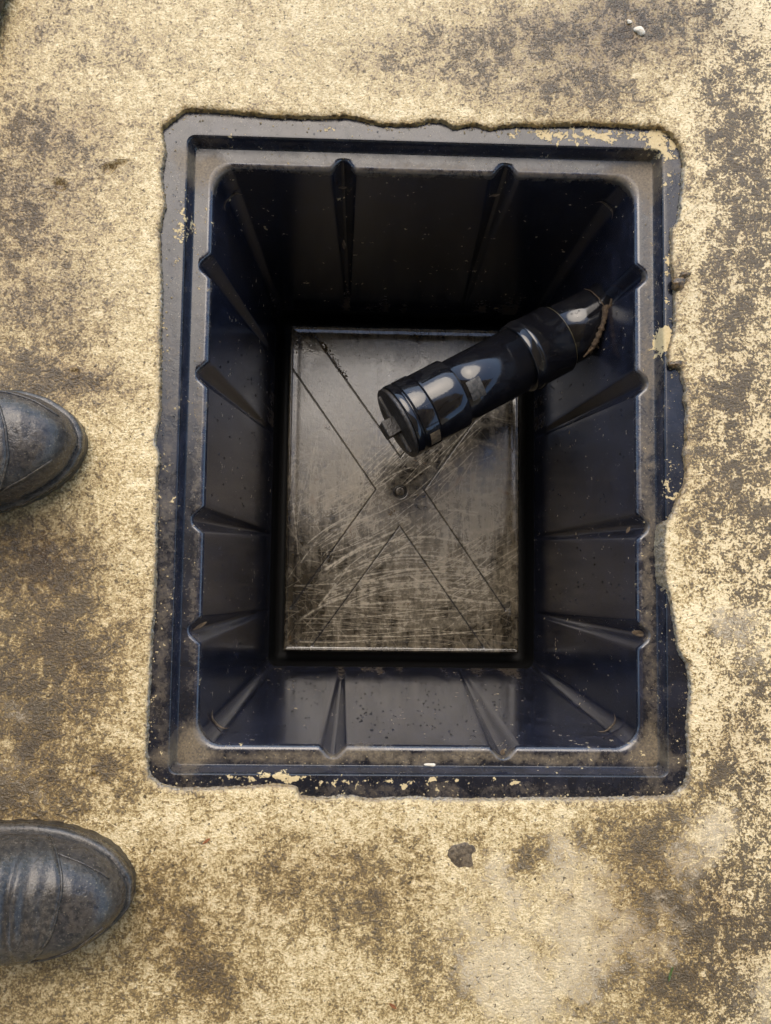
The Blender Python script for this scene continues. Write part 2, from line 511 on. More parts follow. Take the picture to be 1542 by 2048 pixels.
def build_floor():
    n = len(EDGE)
    SM = EDGE.copy()
    kern = np.hanning(161)
    kern /= kern.sum()
    for d in range(2):
        SM[:, d] = np.convolve(np.concatenate([SM[-80:, d], SM[:, d], SM[:80, d]]), kern, 'valid')
    outer = SM * (.60 / np.abs(SM[:, 0] ** 6 + (SM[:, 1] * .83) ** 6) ** (1 / 6))[:, None]
    L = 135
    steps = np.geomspace(.0007, .0050, L)
    tt = np.concatenate([[0], np.cumsum(steps)])
    tt /= tt[-1]
    rows, edge_a, dist_a = [], [], []
    wall_n = fbm(EDGE[:, 0], EDGE[:, 1], 350, 3, 31) - .5
    for z, o in ((-.0300, -.0032), (-.0140, -.0026), (-.0085, -.0018), (-.0048, -.0009), (-.0020, -.0004)):
        w = (fbm(EDGE[:, 0] + z * 9, EDGE[:, 1] - z * 7, 420, 3, 33) - .5) * .0024
        rows.append(np.column_stack([EDGE + EDGE_N * (o + w)[:, None], np.full(n, z) + wall_n * .001]))
        edge_a.append(np.full(n, 1.0))
        dist_a.append(np.zeros(n))
    for t in tt:
        P = EDGE + (outer - EDGE) * t
        d = np.linalg.norm(P - EDGE, axis=1)
        z = -.0016 * np.exp(-d / .0025) * (.4 + 1.2 * (wall_n + .5))
        z = z + (fbm(P[:, 0], P[:, 1], 60, 4, 41) - .5) * .0016 * np.clip(d / .004, 0, 1)
        z = z + (fbm(P[:, 0], P[:, 1], 9, 2, 44) - .5) * .0020 * np.clip(d / .03, 0, 1)
        rows.append(np.column_stack([P, z]))
        edge_a.append(np.clip(.75 * np.exp(-d / .0016), 0, 1))
        dist_a.append(d)
    for k in (2.5, 12, 80):
        rows.append(np.column_stack([outer * k, np.zeros(n)]))
        edge_a.append(np.zeros(n))
        dist_a.append(np.full(n, 1.0))
    V = np.concatenate(rows)
    edge = np.concatenate(edge_a)
    # small gouges and pits
    for (px, py, rx, ry, ang, dep) in ((119, 370, 13, 11, 0, .0035), (216, 338, 14, 9, 20, .0030), (236, 328, 20, 6, 20, .0030), (1190, 1628, 9, 7, 0, .002),
                                       (838, 1762, 18, 9, 0, .0012), (186, 1553, 8, 6, 0, .002), (150, 745, 9, 6, 0, .002), (1075, 1945, 8, 6, 0, .0015)):
        c = at(px, py, 0)
        a = math.radians(ang)
        dx, dy = (V[:, 0] - c[0]) * 2200, (V[:, 1] - c[1]) * 2200
        u, w = dx * math.cos(a) + dy * math.sin(a), -dx * math.sin(a) + dy * math.cos(a)
        q = (u / rx) ** 2 + (w / ry) ** 2
        V[:, 2] -= dep * np.exp(-q ** 2) * (np.abs(V[:, 2]) < .005)
        V[:, 2] += .0006 * np.exp(-(np.sqrt(q) - 1.5) ** 2 * 6)
    ang_n = fbm(V[:, 0], V[:, 1], 30, 3, 55)
    topside = np.clip((V[:, 1] - .27) / .03, 0, 1)
    edge = edge * np.clip(.25 + .75 * topside + 1.6 * (ang_n - .5), 0, 1)
    mortar = np.concatenate([np.full(n * 5, 1.0), np.clip(.6 * np.exp(-np.concatenate(dist_a)[n * 5:] / .0012), 0, 1)]) * (1 - .8 * topside)
    far = np.concatenate(dist_a) > .9
    wear = blobs(V, WEAR, 0, .022, 22, 5)
    right = 1 / (1 + np.exp(-(V[:, 0] - .255) / .012))
    wear = wear * (1 - .55 * right) + .30 * right
    wear = .66 * wear + .27 + 1.45 * (fbm(V[:, 0], V[:, 1], 55, 4, 71, .75) - .5) * (.6 + .7 * np.clip(wear, 0, 1)) + .35 * (fbm(V[:, 0], V[:, 1], 11, 3, 72) - .5)
    wear = wear + .14 / (1 + np.exp((V[:, 0] + .285) / .02)) * np.clip((.36 - V[:, 1]) / .05, 0, 1)
    right = 1 / (1 + np.exp(-(V[:, 0] - .255) / .012))
    wear = wear - .10 * right - .05 * np.clip((V[:, 1] - .30) / .05, 0, 1)
    pale = blobs(V, PALE, 0, .034, 18, 8) * (-.15 + 1.9 * fbm(V[:, 0], V[:, 1], 45, 4, 79, .7))
    wet = np.clip(blobs(V, WET_SHADE, 0, .015, 25, 9), 0, 1)
    fade = np.clip((np.concatenate(dist_a) - .22) / .10, 0, 1)
    wear = wear * (1 - fade) + .38 * fade
    wear[far] = .38
    F = grid_faces(len(rows), n, True)[:, ::-1]
    o = make_obj('concrete_floor', V, F, M['concrete'], None, True, attrs=dict(wear=np.clip(wear, -.4, 1.2), pale=np.clip(pale, 0, 1), wet=wet, edge=edge, mortar=mortar, crisp=np.clip(right, 0, 1), stain=np.clip(.8 * blobs(V, STAIN, 0, .03, 14, 77) * (.4 + 1.2 * fbm(V[:, 0], V[:, 1], 30, 3, 78)), 0, 1)))
    tag(o, kind='structure')
    return o


floor = build_floor()

# ------------------------------------------------------------------ open-sided roof that the floor lies under
def build_roof():
    # corrugated sheet on rafters; its open edge is above the upper end of the tub
    nx, z0 = 241, 2.35
    xs = np.linspace(-3.2, 3.2, nx)
    V = []
    for y in (.30, -3.4):
        for x in xs:
            V.append((x, y, z0 + .10 * (.30 - y) / 3.7 + .012 * math.sin(x * 2 * math.pi / .076)))
    for y in (-3.4, .30):
        for x in xs:
            V.append((x, y, z0 + .002 + .10 * (.30 - y) / 3.7 + .012 * math.sin(x * 2 * math.pi / .076)))
    o = make_obj('roof', V, grid_faces(4, nx), M['roof'], None, True)
    tag(o, kind='structure')
    for x in (-2.4, -1.2, 0.02, 1.2, 2.4):
        B = [(x + sx * .0225, y, z0 - .016 + .10 * (.30 - y) / 3.7 + dz) for y in (.28, -3.38) for sx in (-1, 1) for dz in (0, -.10)]
        make_obj('rafter', B, [(0, 1, 3, 2), (4, 6, 7, 5), (0, 4, 5, 1), (2, 3, 7, 6), (0, 2, 6, 4), (1, 5, 7, 3)], M['timber'], o, False)
    B = [(x, y, z) for x in (-3.2, 3.2) for y in (-3.5, -3.42) for z in (0.0, 2.42)]
    w = make_obj('back_wall', B, [(0, 1, 3, 2), (4, 6, 7, 5), (0, 4, 5, 1), (2, 3, 7, 6), (0, 2, 6, 4), (1, 5, 7, 3)], M['wall_render'], None, False)
    tag(w, kind='structure')


build_roof()

# ------------------------------------------------------------------ the moulded plastic tub
RIB_Y = [0.1761, 0.0712, -0.0662, -0.1686]
RIB_X = [-0.0799, 0.0774]
FLANGE_Z = -.0062
PANEL_Z = -.3622


def tub_profile():
    """loops from the outside edge inwards: (half x, half y, corner radius, z, rib depth, rib half width, part)"""
    L = []

    def add(a, b, r, z, nd=0.0, nw=.013, part='flange'):
        L.append((a, b, r, z, nd, nw, part))
    add(.2650, .3285, .030, -.0300)
    add(.2650, .3285, .030, -.0100)
    add(.2640, .3275, .030, -.0086)
    add(.2520, .3155, .026, FLANGE_Z)
    for k in np.linspace(0, 1, 7):
        add(.2450 - .0172 * k, .3085 - .0125 * k - .0003, .023 - .014 * k, FLANGE_Z)
    add(.2266, .2955, .008, FLANGE_Z - .0002)
    add(.2256, .2945, .0072, FLANGE_Z - .0010)
    add(.2250, .2939, .0068, FLANGE_Z - .0024)
    for k in (.35, .7, 1):
        add(.2250 - .0024 * k, .2939 - .0024 * k, .0066 - .002 * k, FLANGE_Z - .0024 - .0096 * k, part='step')
    add(.2219, .2908, .0043, -.0208, part='step')
    add(.2209, .2898, .0040, -.0212, part='shelf')
    for k in (.25, .5, .75, 1):
        add(.2209 - .0125 * k, .2898 - .0125 * k, .004 + .016 * k, -.0212 - .0004 * k, .0110 * k ** 3, .0130, part='shelf')
    for k in range(1, 7):
        an = k / 6 * math.radians(84)
        add(.2084 - .0052 * math.sin(an), .2773 - .0052 * math.sin(an), .0215, -.0216 - .0055 * (1 - math.cos(an)), .0110, .0130, part='wall')
    a0, b0, z0 = L[-1][0], L[-1][1], L[-1][3]
    for k in np.linspace(0, 1, 26)[1:]:
        add(a0 + (.1785 - a0) * k, b0 + (.2428 - b0) * k, .0215 - .010 * k, z0 + (-.3560 - z0) * k, .0110 * (1 - k) ** .8, .0130 - .0090 * k, part='wall')
    for k in range(1, 5):
        an = k / 4 * math.radians(70)
        add(.1785 - .0020 * math.sin(an), .2428 - .0020 * math.sin(an), .0115, -.3560 - .0040 * (1 - math.cos(an)) - .0012 * k, 0, .0025, part='gutter')
    add(.1752, .2395, .0110, -.3900, 0, .002, 'gutter')
    add(.1735, .2378, .0095, -.4020, 0, .002, 'gutter')
    add(.1615, .2255, .0060, -.4020, 0, .002, 'gutter')
    add(.1602, .2242, .0050, -.3960, 0, .002, 'gutter')
    add(.1596, .2236, .0045, PANEL_Z - .0025, 0, .002, 'gutter')
    add(.1592, .2232, .0042, PANEL_Z - .0008, 0, .002, 'gutter')
    add(.1584, .2224, .0038, PANEL_Z - .0014, 0, .002, 'gutter')
    return L


def tub_loop(a, b, r, z, nd, nw):
    pts, lab = [], []
    rid = [0]

    def side(fix, horizontal, sgn, ribs, lo, hi):
        # walk from lo to hi along one side; ribs are recesses that push the outline outwards
        order = sorted(ribs, reverse=hi < lo)
        dirn = 1 if hi > lo else -1
        cur = lo

        def emit(p, out, l):
            v = fix + out
            pts.append((p, v * sgn, z) if horizontal else (v * sgn, p, z))
            lab.append(l)
        for c in order:
            s, e = c - dirn * nw, c + dirn * nw
            for k in np.linspace(0, 1, 24 if not horizontal else 30)[:-1]:
                emit(cur + (s - cur) * k, 0, -1)
            for t in np.linspace(-1, 1, 17)[:-1]:
                q = 1 - (math.sqrt(t * t + .025) - math.sqrt(.025)) / (math.sqrt(1.025) - math.sqrt(.025))
                q = q * q * (3 - 2 * q) * .35 + q * .65
                emit(c + dirn * nw * t, nd * q, rid[0])
            rid[0] += 1
            cur = e
        for k in np.linspace(0, 1, 24)[:-1]:
            emit(cur + (hi - cur) * k, 0, -1)

    def corner(cx, cy, a0):
        for k in np.linspace(0, 1, 15)[:-1]:
            an = a0 + k * math.pi / 2
            pts.append((cx + r * math.cos(an), cy + r * math.sin(an), z))
            lab.append(-1)
    side(a, False, 1, RIB_Y, -(b - r), b - r)
    corner(a - r, b - r, 0)
    side(b, True, 1, RIB_X, a - r, -(a - r))
    corner(-(a - r), b - r, math.pi / 2)
    side(a, False, -1, RIB_Y, b - r, -(b - r))
    corner(-(a - r), -(b - r), math.pi)
    side(b, True, -1, RIB_X, -(a - r), a - r)
    corner(a - r, -(b - r), 1.5 * math.pi)
    return pts, lab


CEMENT = [(1170, 268, 95, 14, .42), (1325, 285, 28, 30, .60), (1338, 360, 10, 40, .35), (1340, 960, 10, 60, .2), (1338, 500, 8, 40, .30), (1335, 680, 12, 30, .65), (1335, 590, 10, 60, .25),
          (540, 1558, 80, 7, .36), (600, 1558, 40, 7, .2), (760, 1563, 120, 6, .26), (1000, 1566, 160, 5, .24), (370, 440, 12, 60, .22),
          (352, 460, 12, 80, .22), (1330, 1100, 10, 120, .15), (700, 258, 120, 10, .12), (1040, 265, 60, 10, .25)]
DUST = [(400, 335, 40, 30, 0.75), (1285, 350, 45, 40, 0.75), (378, 1500, 30, 35, 0.75), (1300, 1500, 25, 40, 0.59), (845, 335, 420, 14, 0.48),
        (840, 1515, 420, 12, 0.65), (398, 900, 12, 520, 0.34), (1300, 900, 16, 520, 0.51), (345, 800, 14, 400, 0.27), (600, 250, 300, 14, 0.26),
        (330, 1350, 16, 200, 0.24), (840, 1575, 450, 14, 0.31), (1345, 1500, 20, 80, 0.14)]


def build_tub():
    prof = tub_profile()
    rows, labs = [], None
    for (a, b, r, z, nd, nw, part) in prof:
        p, lab = tub_loop(a, b, r, z, nd, nw)
        rows.append(p)
        labs = lab
    n = len(rows[0])
    V = np.array(rows).reshape(-1, 3)
    V[:, 0] += .0005
    labs = np.array(labs)
    F = grid_faces(len(rows), n, True)
    a = V[F[:, 2]] - V[F[:, 0]]
    b = V[F[:, 3]] - V[F[:, 1]]
    fn = np.cross(a, b)
    mid = V[F].mean(1)
    # normals point into the tub / upwards
    vn = np.zeros_like(V)
    for k in range(4):
        np.add.at(vn, F[:, k], fn)
    flip = np.sign((vn[:, 2]).sum())
    if flip < 0:
        F = F[:, ::-1]
        vn = -vn
    vn /= np.linalg.norm(vn, axis=1)[:, None] + 1e-12
    cem = np.zeros(len(V))
    top = V[:, 2] > -.03
    cem[top] = blobs(V[top], CEMENT, FLANGE_Z, .006, 60, 11)
    dust = np.zeros(len(V))
    dust[top] = -.02 + blobs(V[top], DUST, -.015, .006, 40, 12)
    wall = (V[:, 2] < -.03)
    dust[wall] = -.40 + .35 * np.clip((-.28 - V[wall, 2]) / .06, 0, 1)
    hz = np.where(np.abs(V[:, 0]) / .205 > np.abs(V[:, 1]) / .274, V[:, 1] + 3, V[:, 0])
    dust[wall] += 2.2 * np.clip(fbm(hz[wall] * 1.0, V[wall, 2] * .05, 60, 3, 91) - .52, 0, 1) * (.4 + .6 * fbm(hz[wall], V[wall, 2], 12, 2, 92))
    dust[V[:, 2] < -.358] = -.4
    root = empty('plastic_sump_tub', (0, 0, -.385), 'rectangular black plastic tub with ribbed walls sunk into the concrete floor', 'tub')
    off = np.array([0, 0, .385])
    rowi = np.arange(len(F)) // n
    coli = np.arange(len(F)) % n
    fpart = np.array([prof[i + 1][6] for i in range(len(prof) - 1)])[rowi]
    flab = labs[coli]

    def piece(name, mask):
        f = F[mask]
        idx, inv = np.unique(f, return_inverse=True)
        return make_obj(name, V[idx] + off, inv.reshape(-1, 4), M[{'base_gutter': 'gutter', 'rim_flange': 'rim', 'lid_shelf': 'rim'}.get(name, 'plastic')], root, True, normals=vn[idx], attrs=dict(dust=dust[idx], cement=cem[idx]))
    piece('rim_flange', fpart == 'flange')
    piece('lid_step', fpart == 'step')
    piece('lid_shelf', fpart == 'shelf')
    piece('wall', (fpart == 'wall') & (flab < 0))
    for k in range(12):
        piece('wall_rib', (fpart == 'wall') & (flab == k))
    piece('base_gutter', fpart == 'gutter')
    return root


tub = build_tub()


def curve_points(pts, n):
    pts = np.array(pts, float)
    d = np.concatenate([[0], np.cumsum(np.linalg.norm(np.diff(pts, axis=0), axis=1))])
    s = np.linspace(0, d[-1], n)
    return np.stack([np.interp(s, d, pts[:, k]) for k in range(pts.shape[1])], 1)


def build_panel():
    hx, hy, st = .1588, .2228, .00062
    xs = np.arange(-hx, hx + 1e-6, st) + .0005
    ys = np.arange(-hy, hy + 1e-6, st)
    nx, ny = len(xs), len(ys)
    X, Y = np.meshgrid(xs, ys)
    Z = np.full_like(X, PANEL_Z)
    S = np.zeros_like(X)

    def stroke(P, wid, val, soft=1.0):
        """add a scratch along the polyline P (world xy) to the worn-mark field"""
        for (x0, y0), (x1, y1) in zip(P[:-1], P[1:]):
            m = wid * 3
            i0, i1 = int((min(x0, x1) - m - xs[0]) / st), int((max(x0, x1) + m - xs[0]) / st) + 1
            j0, j1 = int((min(y0, y1) - m - ys[0]) / st), int((max(y0, y1) + m - ys[0]) / st) + 1
            i0, i1, j0, j1 = max(i0, 0), min(i1, nx), max(j0, 0), min(j1, ny)
            if i1 <= i0 or j1 <= j0:
                continue
            x, y = X[j0:j1, i0:i1], Y[j0:j1, i0:i1]
            dx, dy = x1 - x0, y1 - y0
            t = np.clip(((x - x0) * dx + (y - y0) * dy) / (dx * dx + dy * dy + 1e-12), 0, 1)
            d = np.hypot(x - x0 - t * dx, y - y0 - t * dy)
            S[j0:j1, i0:i1] = np.maximum(S[j0:j1, i0:i1], val * np.exp(-(d / wid) ** 2))

    R = random.Random(5)

    def pw(p):
        return at(p[0], p[1], PANEL_Z)[:2]

    def arc(p, q, bend, n=14):
        a, b = pw(p), pw(q)
        t = np.linspace(0, 1, n)[:, None]
        nn = np.array([-(b - a)[1], (b - a)[0]])
        wob = nn * (.012 * np.sin(t * R.uniform(3, 9) + R.uniform(0, 6)) * R.uniform(-1, 1))
        return a + (b - a) * t + nn * bend * (4 * t * (1 - t)) + wob
    g = R.gauss
    # long level sweeps near the lower edge
    for k in range(42):
        y = R.uniform(1165, 1290)
        x0, x1 = R.uniform(580, 760), R.uniform(820, 1020)
        stroke(arc((x0, y + g(0, 8)), (x1, y + g(0, 14)), g(0, .03)), R.uniform(.00025, .0008), R.uniform(.15, .6))
    for k in range(24):       # bowed sweeps in the middle
        x0, x1 = R.uniform(640, 720), R.uniform(900, 1010)
        y = R.uniform(1070, 1175)
        stroke(arc((x0, y + 35), (x1, y + R.uniform(-10, 40)), R.uniform(.03, .12)), R.uniform(.0003, .0010), R.uniform(.15, .65))
    for k in range(46):       # slanting sets on the right
        x0, y0 = R.uniform(860, 960), R.uniform(1120, 1240)
        ln = R.uniform(40, 130)
        stroke(arc((x0, y0), (x0 + ln, y0 - ln * R.uniform(.5, .75)), g(0, .03)), R.uniform(.0003, .0009), R.uniform(.2, .65))
    for k in range(55):       # slanting sets from lower left to the middle
        x0, y0 = R.uniform(600, 740), R.uniform(1000, 1190)
        ln = R.uniform(50, 190)
        stroke(arc((x0, y0), (x0 + ln, y0 - ln * R.uniform(.35, .75)), g(0, .06)), R.uniform(.0003, .0011), R.uniform(.15, .7))
    for k in range(42):       # marks beside the boss under the cap
        x0, y0 = R.uniform(720, 880), R.uniform(900, 1010)
        ln = R.uniform(30, 110)
        stroke(arc((x0, y0), (x0 + ln, y0 - ln * R.uniform(.6, 1.3)), g(0, .03)), R.uniform(.0003, .0009), R.uniform(.2, .75))
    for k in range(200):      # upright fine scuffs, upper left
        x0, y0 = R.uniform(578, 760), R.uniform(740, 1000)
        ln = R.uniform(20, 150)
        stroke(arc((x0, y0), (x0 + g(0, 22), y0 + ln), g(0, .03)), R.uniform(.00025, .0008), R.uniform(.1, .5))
    for k in range(60):
        x0, y0 = R.uniform(890, 1025), R.uniform(880, 1180)
        stroke(arc((x0, y0), (x0 + g(0, 12), y0 + R.uniform(30, 140)), g(0, .02)), R.uniform(.00025, .0007), R.uniform(.08, .35))
    for k in range(700):      # hairlines everywhere
        x0, y0 = R.uniform(575, 1025), R.uniform(670, 1295)
        an, ln = R.uniform(0, math.pi), R.uniform(15, 80)
        stroke(arc((x0, y0), (x0 + ln * math.cos(an), y0 + ln * math.sin(an)), g(0, .05)), R.uniform(.0002, .00045), R.uniform(.08, .40))
    for (p, q, bd, w, v) in (((650, 1140), (790, 1062), .03, .0018, .75), ((668, 1135), (870, 1075), .10, .0014, .7), ((640, 1210), (700, 1130), .0, .0014, .6),
                             ((600, 1240), (690, 1195), .05, .0016, .55), ((790, 1080), (930, 1085), .05, .0016, .55), ((820, 1150), (1000, 1205), -.08, .0012, .6),
                             ((700, 1160), (860, 1140), .05, .0014, .6), ((690, 1210), (990, 1210), .03, .0015, .55), ((600, 1285), (740, 1278), -.02, .0007, .8),
                             ((890, 1000), (950, 1030), -.1, .0010, .5), ((897, 1020), (955, 1025), .02, .0010, .55)):
        stroke(arc(p, q, bd, 24), w, v)
    for k in range(70):       # broad soft smears
        x0, y0 = R.uniform(590, 960), R.uniform(760, 1270)
        ln, an = R.uniform(40, 180), R.gauss(-.35, .5)
        stroke(arc((x0, y0), (x0 + ln * math.cos(an), y0 + ln * math.sin(an)), g(0, .10)), R.uniform(.002, .0055), R.uniform(.10, .28))
    # streaky dropout so that the marks are not continuous
    S *= .15 + 1.5 * fbm(X.ravel(), Y.ravel(), 260, 3, 61).reshape(X.shape)
    S = np.clip(S, 0, 1)
    # engraved lines: four arrowheads round the middle
    cx, cy = at(800, 983, PANEL_Z)[:2]
    LN = []
    for sx in (-1, 1):
        LN += [((cx + sx * .150, cy + .167), (cx + sx * .033, cy + .002)), ((cx + sx * .033, cy + .002), (cx + sx * .146, cy - .160)),
               ((cx, cy + .047), (cx + sx * .119, cy + .212)), ((cx, cy - .047), (cx + sx * .1165, cy - .2105))]
    G = np.full_like(X, 1.0)
    for (p, q) in LN:
        d0 = np.array(q) - np.array(p)
        t = np.clip(((X - p[0]) * d0[0] + (Y - p[1]) * d0[1]) / (d0 @ d0), 0, 1)
        G = np.minimum(G, np.hypot(X - p[0] - t * d0[0], Y - p[1] - t * d0[1]))
    Z -= .0012 * np.exp(-(G / .00055) ** 2)
    S *= 1 - .95 * np.exp(-(G / .0010) ** 2)
    dc = np.hypot(X - cx, Y - cy)
    S *= 1 - np.exp(-(dc / .012) ** 4)
    Z += .0030 * (1 / (1 + np.exp((dc - .0065) / .0004)))
    Z -= .0020 * np.exp(-((dc - .0083) / .0011) ** 2)
    Z += (fbm(X.ravel(), Y.ravel(), 12, 2, 62).reshape(X.shape) - .5) * .0012
    # low raised rim
    ed = np.minimum(hx - np.abs(X - .0005), hy - np.abs(Y))
    Z -= .0005 * np.exp(-((ed - .010) / .004) ** 2)
    Z -= .0009 * np.exp(-(ed / .0007) ** 2)
    Z += .0014 * np.exp(-((ed - .0024) / .0013) ** 2)
    Pn = np.column_stack([X.ravel(), Y.ravel()])
    film_veil = blobs(Pn, [(800, 980, 400, 500, .14), (640, 850, 90, 120, .45), (650, 800, 60, 60, .25), (760, 760, 90, 40, .22), (960, 1010, 80, 90, .30), (700, 1000, 70, 50, .2), (780, 700, 200, 25, .25),  # upper-left lift paints the reflected sky veil over the dirt film
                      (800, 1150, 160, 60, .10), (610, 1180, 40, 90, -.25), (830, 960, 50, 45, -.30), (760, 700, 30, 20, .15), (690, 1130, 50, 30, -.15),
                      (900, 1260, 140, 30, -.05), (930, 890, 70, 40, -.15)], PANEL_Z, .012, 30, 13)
    wet = blobs(Pn, [(800, 668, 260, 10, 1.0), (1022, 900, 8, 260, .9), (620, 690, 40, 18, .9), (1015, 1180, 16, 80, .9), (800, 1292, 230, 8, .9),
                     (575, 1000, 6, 300, .6), (640, 850, 60, 70, .25), (760, 760, 90, 40, .3)], PANEL_Z, .010, 40, 14)
    V = np.column_stack([X.ravel() - 0, Y.ravel(), Z.ravel() + .385])
    o = make_obj('base_panel', V, grid_faces(ny, nx), M['panel'], tub, True, attrs=dict(scratch=S.ravel(), film_veil=film_veil, wet=np.clip(wet * 1.2, 0, 1), line=np.clip(np.exp(-(G / .00075) ** 2) + .9 * np.exp(-((dc - .0080) / .0016) ** 2) + .35 * np.exp(-(dc / .020) ** 2), 0, 1).ravel()))
    return o


build_panel()


def tube_mesh(P, radii, seg=8, bump=0.0, seed=1, caps=True):
    P = np.asarray(P, float)
    n = len(P)
    T = np.gradient(P, axis=0)
    T /= np.linalg.norm(T, axis=1)[:, None]
    up = np.array([0.13, 0.2, 1.0])
    r = np.random.default_rng(seed)
    V = []
    for i in range(n):
        u = np.cross(T[i], up)
        u /= np.linalg.norm(u)
        w = np.cross(u, T[i])
        for k in range(seg):
            a = 2 * math.pi * k / seg
            rr = radii[i] * (1 + bump * (r.random() - .5) * 2)
            V.append(P[i] + rr * (math.cos(a) * u + math.sin(a) * w))
    F = [tuple(f) for f in grid_faces(n, seg, True)]
    if caps:
        F.append(tuple(range(seg))[::-1])
        F.append(tuple((n - 1) * seg + k for k in range(seg)))
    return V, F


# mould ridges that hold a little dirt in the four upper corners
for (px, py, sx, sy) in ((458, 395, -1, 1), (1217, 412, 1, 1), (432, 1448, -1, -1), (1222, 1455, 1, -1)):
    z = -.062
    c = at(px, py, z)
    pts = []
    for k in np.linspace(-.15, 1.15, 14):
        an = k * math.pi / 2
        pts.append((c[0] - sx * .010 + sx * .014 * math.cos(an), c[1] - sy * .010 + sy * .014 * math.sin(an), z + .385 + .001 * math.sin(k * 9)))
    rad = [.0001 + .0009 * math.sin(math.pi * i / 13) for i in range(14)]
    V, F = tube_mesh(pts, rad, 6, .25, int(px))
    make_obj('mould_ridge', V, F, M['leaf'], tub)


# ------------------------------------------------------------------ capped drain pipe through the right wall
ENTRY = np.array([.1975, .1680, -.130])
CAPC = np.array([-.0225, .0400, -.097])
AX = (CAPC - ENTRY) / np.linalg.norm(CAPC - ENTRY)
PLEN = float(np.linalg.norm(CAPC - ENTRY))
SIDE = np.cross(AX, [0, 0, 1.0])
SIDE /= np.linalg.norm(SIDE)
if SIDE[1] > 0:
    SIDE = -SIDE
UPV = np.cross(SIDE, AX)
if UPV[2] < 0:
    UPV = -UPV
pipe = empty('capped_drain_pipe', CAPC - np.array([0, 0, .04]), 'wet black plastic pipe with capped end jutting from the tub wall', 'pipe')
POFF = -(CAPC - np.array([0, 0, .04]))


def axpt(s, r, phi):
    """s metres back from the cap face, radius r, angle phi from straight up towards the lower side of the picture"""
    return CAPC - AX * s + r * (math.cos(phi) * UPV + math.sin(phi) * SIDE) + POFF


def lathe(name, prof, mat, seg=72, parent=None, close0=False, attrs=None):
    V = [axpt(s, r, 2 * math.pi * k / seg) for (s, r) in prof for k in range(seg)]
    F = [tuple(f) for f in grid_faces(len(prof), seg, True)]
    if close0:
        F.append(tuple(range(seg)))
    # outward orientation check
    f = F[len(F) // 2]
    c = np.mean([V[i] for i in f], 0)
    nrm = np.cross(V[f[1]] - V[f[0]], V[f[2]] - V[f[1]])
    ctr = CAPC + POFF - AX * (((CAPC + POFF - c) @ AX))
    if nrm @ (c - ctr) < 0:
        F = [g[::-1] for g in F]
    o = make_obj(name, V, F, mat, parent or pipe, True)
    return o


def curved_patch(name, s0, s1, r, p0, p1, mat, parent=None, thick=.0006, ns=6, npn=10, round_=0.0):
    V, F = [], []
    ss, pp = np.linspace(s0, s1, ns), np.linspace(p0, p1, npn)
    for layer, rr in ((0, r + thick), (1, r - .001)):
        for s in ss:
            for p in pp:
                V.append(axpt(s, rr, p))
    n1 = ns * npn
    F += [tuple(f) for f in grid_faces(ns, npn)]
    F += [tuple(int(i) + n1 for i in f)[::-1] for f in grid_faces(ns, npn)]
    ring = [j for j in range(npn)] + [i * npn + npn - 1 for i in range(1, ns)] + [(ns - 1) * npn + j for j in range(npn - 2, -1, -1)] + [i * npn for i in range(ns - 2, 0, -1)]
    for a, b in zip(ring, ring[1:] + ring[:1]):
        F.append((a, b, b + n1, a + n1))
    o = make_obj(name, V, F, mat, parent or pipe, False)
    return o


s_es, s_f0, s_f1 = PLEN * .272, PLEN * .600, PLEN * .790
lathe('pipe', [(s_f1 - .012, .0300), (s_f1 - .012, .0342), (s_f1 + .03, .0342), (PLEN + .035, .0342)], M['pipe'])
soc = lathe('pipe_socket', [(s_f0 - .0012, .0335), (s_f0 - .0010, .0372), (s_f0 - .0002, .0382), (s_f0 + .0004, .0384), (s_f0 + .0075, .0384), (s_f0 + .0078, .0395), (s_f0 + .0082, .0398), (s_f0 + .0118, .0398),
                            (s_f0 + .0122, .0395), (s_f0 + .0125, .0386), (s_f1 - .0012, .0386), (s_f1 - .0003, .0382), (s_f1, .0374), (s_f1, .0335)], M['socket'])
lathe('grease_ring', [(s_f1 + .0001, .0340), (s_f1 + .0002, .0378), (s_f1 + .0011, .0374), (s_f1 + .0020, .0340)], M['grease'], parent=soc)
lathe('pipe_spigot', [(s_es - .008, .0300), (s_es - .008, .0354), (s_es + .02, .0354), (s_f0 + .004, .0352), (s_f0 + .004, .030)], M['pipe'])
es = lathe('end_socket', [(PLEN * .130, .0345), (PLEN * .1302, .0378), (PLEN * .133, .0385), (PLEN * .136, .0387), (s_es - .010, .0388), (s_es - .0008, .0388), (s_es - .0002, .0385), (s_es, .0378), (s_es, .034)], M['socket'])
cap = lathe('end_cap', [(.0060, .0300), (.0050, .0385), (.0056, .0397), (.0064, .0400), (.0112, .0400), (.0119, .0397), (.0122, .0388), (.0125, .0376), (.0148, .0376), (.0151, .0390), (.0156, .0397), (.0164, .0399),
                        (PLEN * .123, .0399), (PLEN * .126, .0397), (PLEN * .1275, .0390), (PLEN * .128, .0360)], M['socket'])
lathe('cap_disc', [(.0000, .0060), (.0000, .0300), (.0003, .0378), (.0010, .0390), (.0040, .0391), (.0047, .0384), (.0054, .0300)], M['cap_face'], parent=cap, close0=True)


def box_on_axis(name, s0, s1, u0, u1, w0, w1, mat, parent, bev=.0012):
    """block on the cap face: s along the axis, u towards the picture's lower side, w upwards"""
    V = []
    for (s, ins) in ((s1, 0), (s0 + bev, 0), (s0, bev)):
        for (uu, ww) in ((u0 + ins, w0 + ins), (u1 - ins, w0 + ins), (u1 - ins, w1 - ins), (u0 + ins, w1 - ins)):
            V.append(CAPC + POFF - AX * s + SIDE * uu + UPV * ww)
    F = [tuple(f) for f in grid_faces(3, 4, True)] + [(8, 9, 10, 11), (3, 2, 1, 0)]
    o = make_obj(name, V, F, mat, parent, False)
    return o


